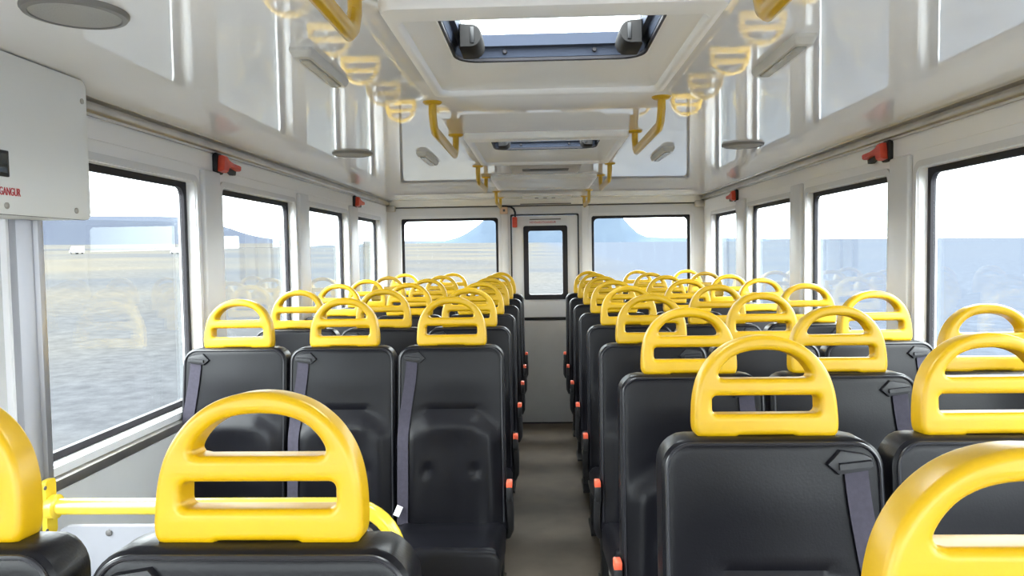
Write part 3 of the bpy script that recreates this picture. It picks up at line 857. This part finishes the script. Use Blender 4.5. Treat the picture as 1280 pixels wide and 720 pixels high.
# ------------------------------------------------------------------ outside
GX, GY = -.010, .0173        # the bus stands slightly tilted on the plain
GZ = CAMZ-2.9
def gz(x, y): return GZ+GX*x+GY*y
bm = bmesh.new()
Rg = 6000
ringR = [0, 8, 16, 30, 60, 120, 300, 900, 2500, Rg]
prev = None
c = bm.verts.new((0, 0, gz(0, 0)))
for r in ringR[1:]:
    cur = []
    for k in range(48):
        a = 2*PI*k/48; x, y = r*math.cos(a), r*math.sin(a)
        cur.append(bm.verts.new((x, y, gz(x, y))))
    for k in range(48):
        if prev is None: bm.faces.new((c, cur[k], cur[(k+1) % 48]))
        else: bm.faces.new((prev[k], cur[k], cur[(k+1) % 48], prev[(k+1) % 48]))
    prev = cur
struct(link('ground', bm, M['ground'], smooth=False))
def cam_dir(px, py):
    d_ = (FWD+RT*((px-640)/925)-UP*((py-360)/925)); return d_
yaw, pitch, roll = .0383, .0468, .0156
cyw, syw, cp, sp = math.cos(yaw), math.sin(yaw), math.cos(pitch), math.sin(pitch)
FWD = Vector((-syw*cp, cyw*cp, -sp)); r0 = Vector((cyw, syw, 0)); u0 = r0.cross(FWD)
RT = r0*math.cos(roll)-u0*math.sin(roll); UP = r0*math.sin(roll)+u0*math.cos(roll)

def hill(name, prof, dist, depth, m, rough, seed):
    """a land mass from real-size cross sections: prof = [(side offset in m, height in m)]"""
    rnd = random.Random(seed)
    bm = bmesh.new(); rows = []
    N = 9
    for j in range(N):
        t = j/(N-1); k = math.sin(PI*(.08+.84*t))**.45 if j not in (0, N-1) else 0
        row = []
        for x, h in prof:
            jit = rnd.uniform(-1, 1)*rough
            hh = max(h*k*(1+jit*.12)+(0 if k else -4), -4)
            yy = depth*(t-.35)
            row.append((x+jit*rough*3, yy, hh))
        rows.append(row)
    V = [[bm.verts.new(p) for p in r] for r in rows]
    for a, b in zip(V[:-1], V[1:]):
        for i in range(len(a)-1): bm.faces.new((a[i], a[i+1], b[i+1], b[i]))
    bmesh.ops.subdivide_edges(bm, edges=bm.edges[:], cuts=1, use_grid_fill=True, smooth=.4)
    o = link(name, bm, m)
    return o
# headland straight behind the bus
Dm = 900; az = math.atan2(.012, 1)
prof = [(-220, 0), (-150, 2), (-112, 4), (-98, 8), (-88, 13), (-80, 19), (-72, 25), (-64, 33), (-54, 38), (-20, 41), (20, 41), (60, 39), (92, 36), (99, 29), (106, 20), (114, 11), (124, 5), (150, 3), (260, 0)]
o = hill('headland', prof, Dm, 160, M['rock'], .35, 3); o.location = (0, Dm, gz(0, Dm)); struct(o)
# distant flat-topped hills on the left
prof = [(-900, 40), (-700, 52), (-400, 54), (-200, 52), (-60, 51), (60, 51), (126, 49), (150, 44), (179, 33), (208, 20), (238, 12), (268, 7), (340, 4), (420, 2), (600, 0)]
a_ = math.radians(30.04)
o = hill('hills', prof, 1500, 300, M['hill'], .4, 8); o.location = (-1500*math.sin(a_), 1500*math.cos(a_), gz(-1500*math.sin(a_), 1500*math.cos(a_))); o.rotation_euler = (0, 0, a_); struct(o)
# pale gravel road across the plain on the left
bm = bmesh.new()
a_, b_ = Vector((-420, 60, 0)), Vector((-60, 420, 0)); dr_ = (b_-a_).normalized(); nr = Vector((-dr_.y, dr_.x, 0))
rows = []
for i in range(21):
    p = a_.lerp(b_, i/20)+nr*6*math.sin(i*.5); rows.append([p+nr*3.5, p-nr*3.5])
V = [[bm.verts.new((q.x, q.y, gz(q.x, q.y)+.25)) for q in r]+[bm.verts.new((q.x, q.y, gz(q.x, q.y)-.4)) for q in r[::-1]] for r in rows]
for r1, r2 in zip(V[:-1], V[1:]):
    for i in range(4): bm.faces.new((r1[i], r1[(i+1) % 4], r2[(i+1) % 4], r2[i]))
struct(link('road', bm, M['road'], smooth=False))

def car(px, py, kind, label, rz):
    d_ = cam_dir(px, py); C0 = Vector((-.02, 0, CAMZ))
    # meet the ground plane z = GZ + GX x + GY y
    t_ = (GZ+GX*C0.x-C0.z)/(d_.z-GX*d_.x-GY*d_.y); p = C0+d_*t_
    e = empty('car', p, rz); tag(e, label, 'car', 'white vehicles far out on the plain')
    bm = bmesh.new()
    if kind == 'van': pr = [(-2.4, .4), (2.3, .4), (2.4, .9), (1.9, 1.15), (1.3, 1.95), (1.0, 2.05), (-2.3, 2.05), (-2.4, 1.9)]
    else: pr = [(-2.1, .4), (2.1, .4), (2.15, .8), (1.1, .95), (.5, 1.5), (-1.2, 1.55), (-1.7, 1.0), (-2.1, .95)]
    skin(bm, [[(u, -.82, v) for u, v in pr], [(u, -.9, v*.98) for u, v in pr], [(u, .9, v*.98) for u, v in pr], [(u, .82, v) for u, v in pr]], (True, True))
    link('body', bm, M['carwhite'], e)
    bm = bmesh.new(); box(bm, -1.1, .6, -.915, .915, 1.02, 1.4, .05); link('side_window', bm, M['carglass'], e)
    for wx in (-1.35, 1.4):
        for wy in (-.78, .78):
            bm = bmesh.new(); lathe(bm, [(.2, -.12), (.34, -.1), (.34, .1), (.2, .12)], 16, (wx, wy, .34), 'y'); link('wheel', bm, M['tyre'], e)
car(96, 317.5, 'van', 'white van far out on the plain, left end of the nearest left window', math.radians(146))
car(222, 317.5, 'car', 'white car far out on the plain, right end of the nearest left window', math.radians(140))
car(194, 310.5, 'car', 'tiny white car farthest out on the plain, left of the white car', math.radians(150))

# ------------------------------------------------------------------ light: bright overcast sky
w = bpy.data.worlds.new('sky'); S.world = w; w.use_nodes = True; nt = w.node_tree
bg = nt.nodes['Background']; L = nt.links.new
tc = nt.nodes.new('ShaderNodeTexCoord'); ns = nt.nodes.new('ShaderNodeTexNoise'); ns.inputs['Scale'].default_value = 2.2; ns.inputs['Detail'].default_value = 5
L(tc.outputs['Generated'], ns.inputs['Vector'])
rp = nt.nodes.new('ShaderNodeValToRGB')
rp.color_ramp.elements[0].position = .35; rp.color_ramp.elements[0].color = (.92, .965, 1, 1)
rp.color_ramp.elements[1].position = .65; rp.color_ramp.elements[1].color = (.98, .99, 1, 1)
L(ns.outputs['Fac'], rp.inputs['Fac']); L(rp.outputs['Color'], bg.inputs['Color'])
# overcast sky: dimmer at the horizon, brighter overhead
sp_ = nt.nodes.new('ShaderNodeSeparateXYZ'); L(tc.outputs['Generated'], sp_.inputs[0])
mr = nt.nodes.new('ShaderNodeMapRange'); mr.interpolation_type = 'SMOOTHSTEP'
for k_, v_ in (('From Min', .0), ('From Max', .6), ('To Min', 4.0), ('To Max', 12.0)): mr.inputs[k_].default_value = v_
L(sp_.outputs['Z'], mr.inputs['Value']); L(mr.outputs[0], bg.inputs['Strength'])

# ------------------------------------------------------------------ camera
cd = bpy.data.cameras.new('camera'); cam = bpy.data.objects.new('camera', cd); COL.objects.link(cam)
cd.sensor_width = 36; cd.lens = 36*925/1280; cd.clip_start = .02; cd.clip_end = 20000
mt = Matrix((RT, UP, -FWD)).transposed().to_4x4(); mt.translation = Vector((-.02, 0, CAMZ)); cam.matrix_world = mt
S.camera = cam
S.view_settings.view_transform = 'Standard'; S.view_settings.look = 'None'; S.view_settings.gamma = 1; S.view_settings.exposure = 1.02
S.view_settings.use_curve_mapping = False
S.cycles.use_denoising = True; S.cycles.max_bounces = 16; S.cycles.diffuse_bounces = 8; S.cycles.glossy_bounces = 6; S.cycles.transparent_max_bounces = 24
S.cycles.sample_clamp_indirect = 6
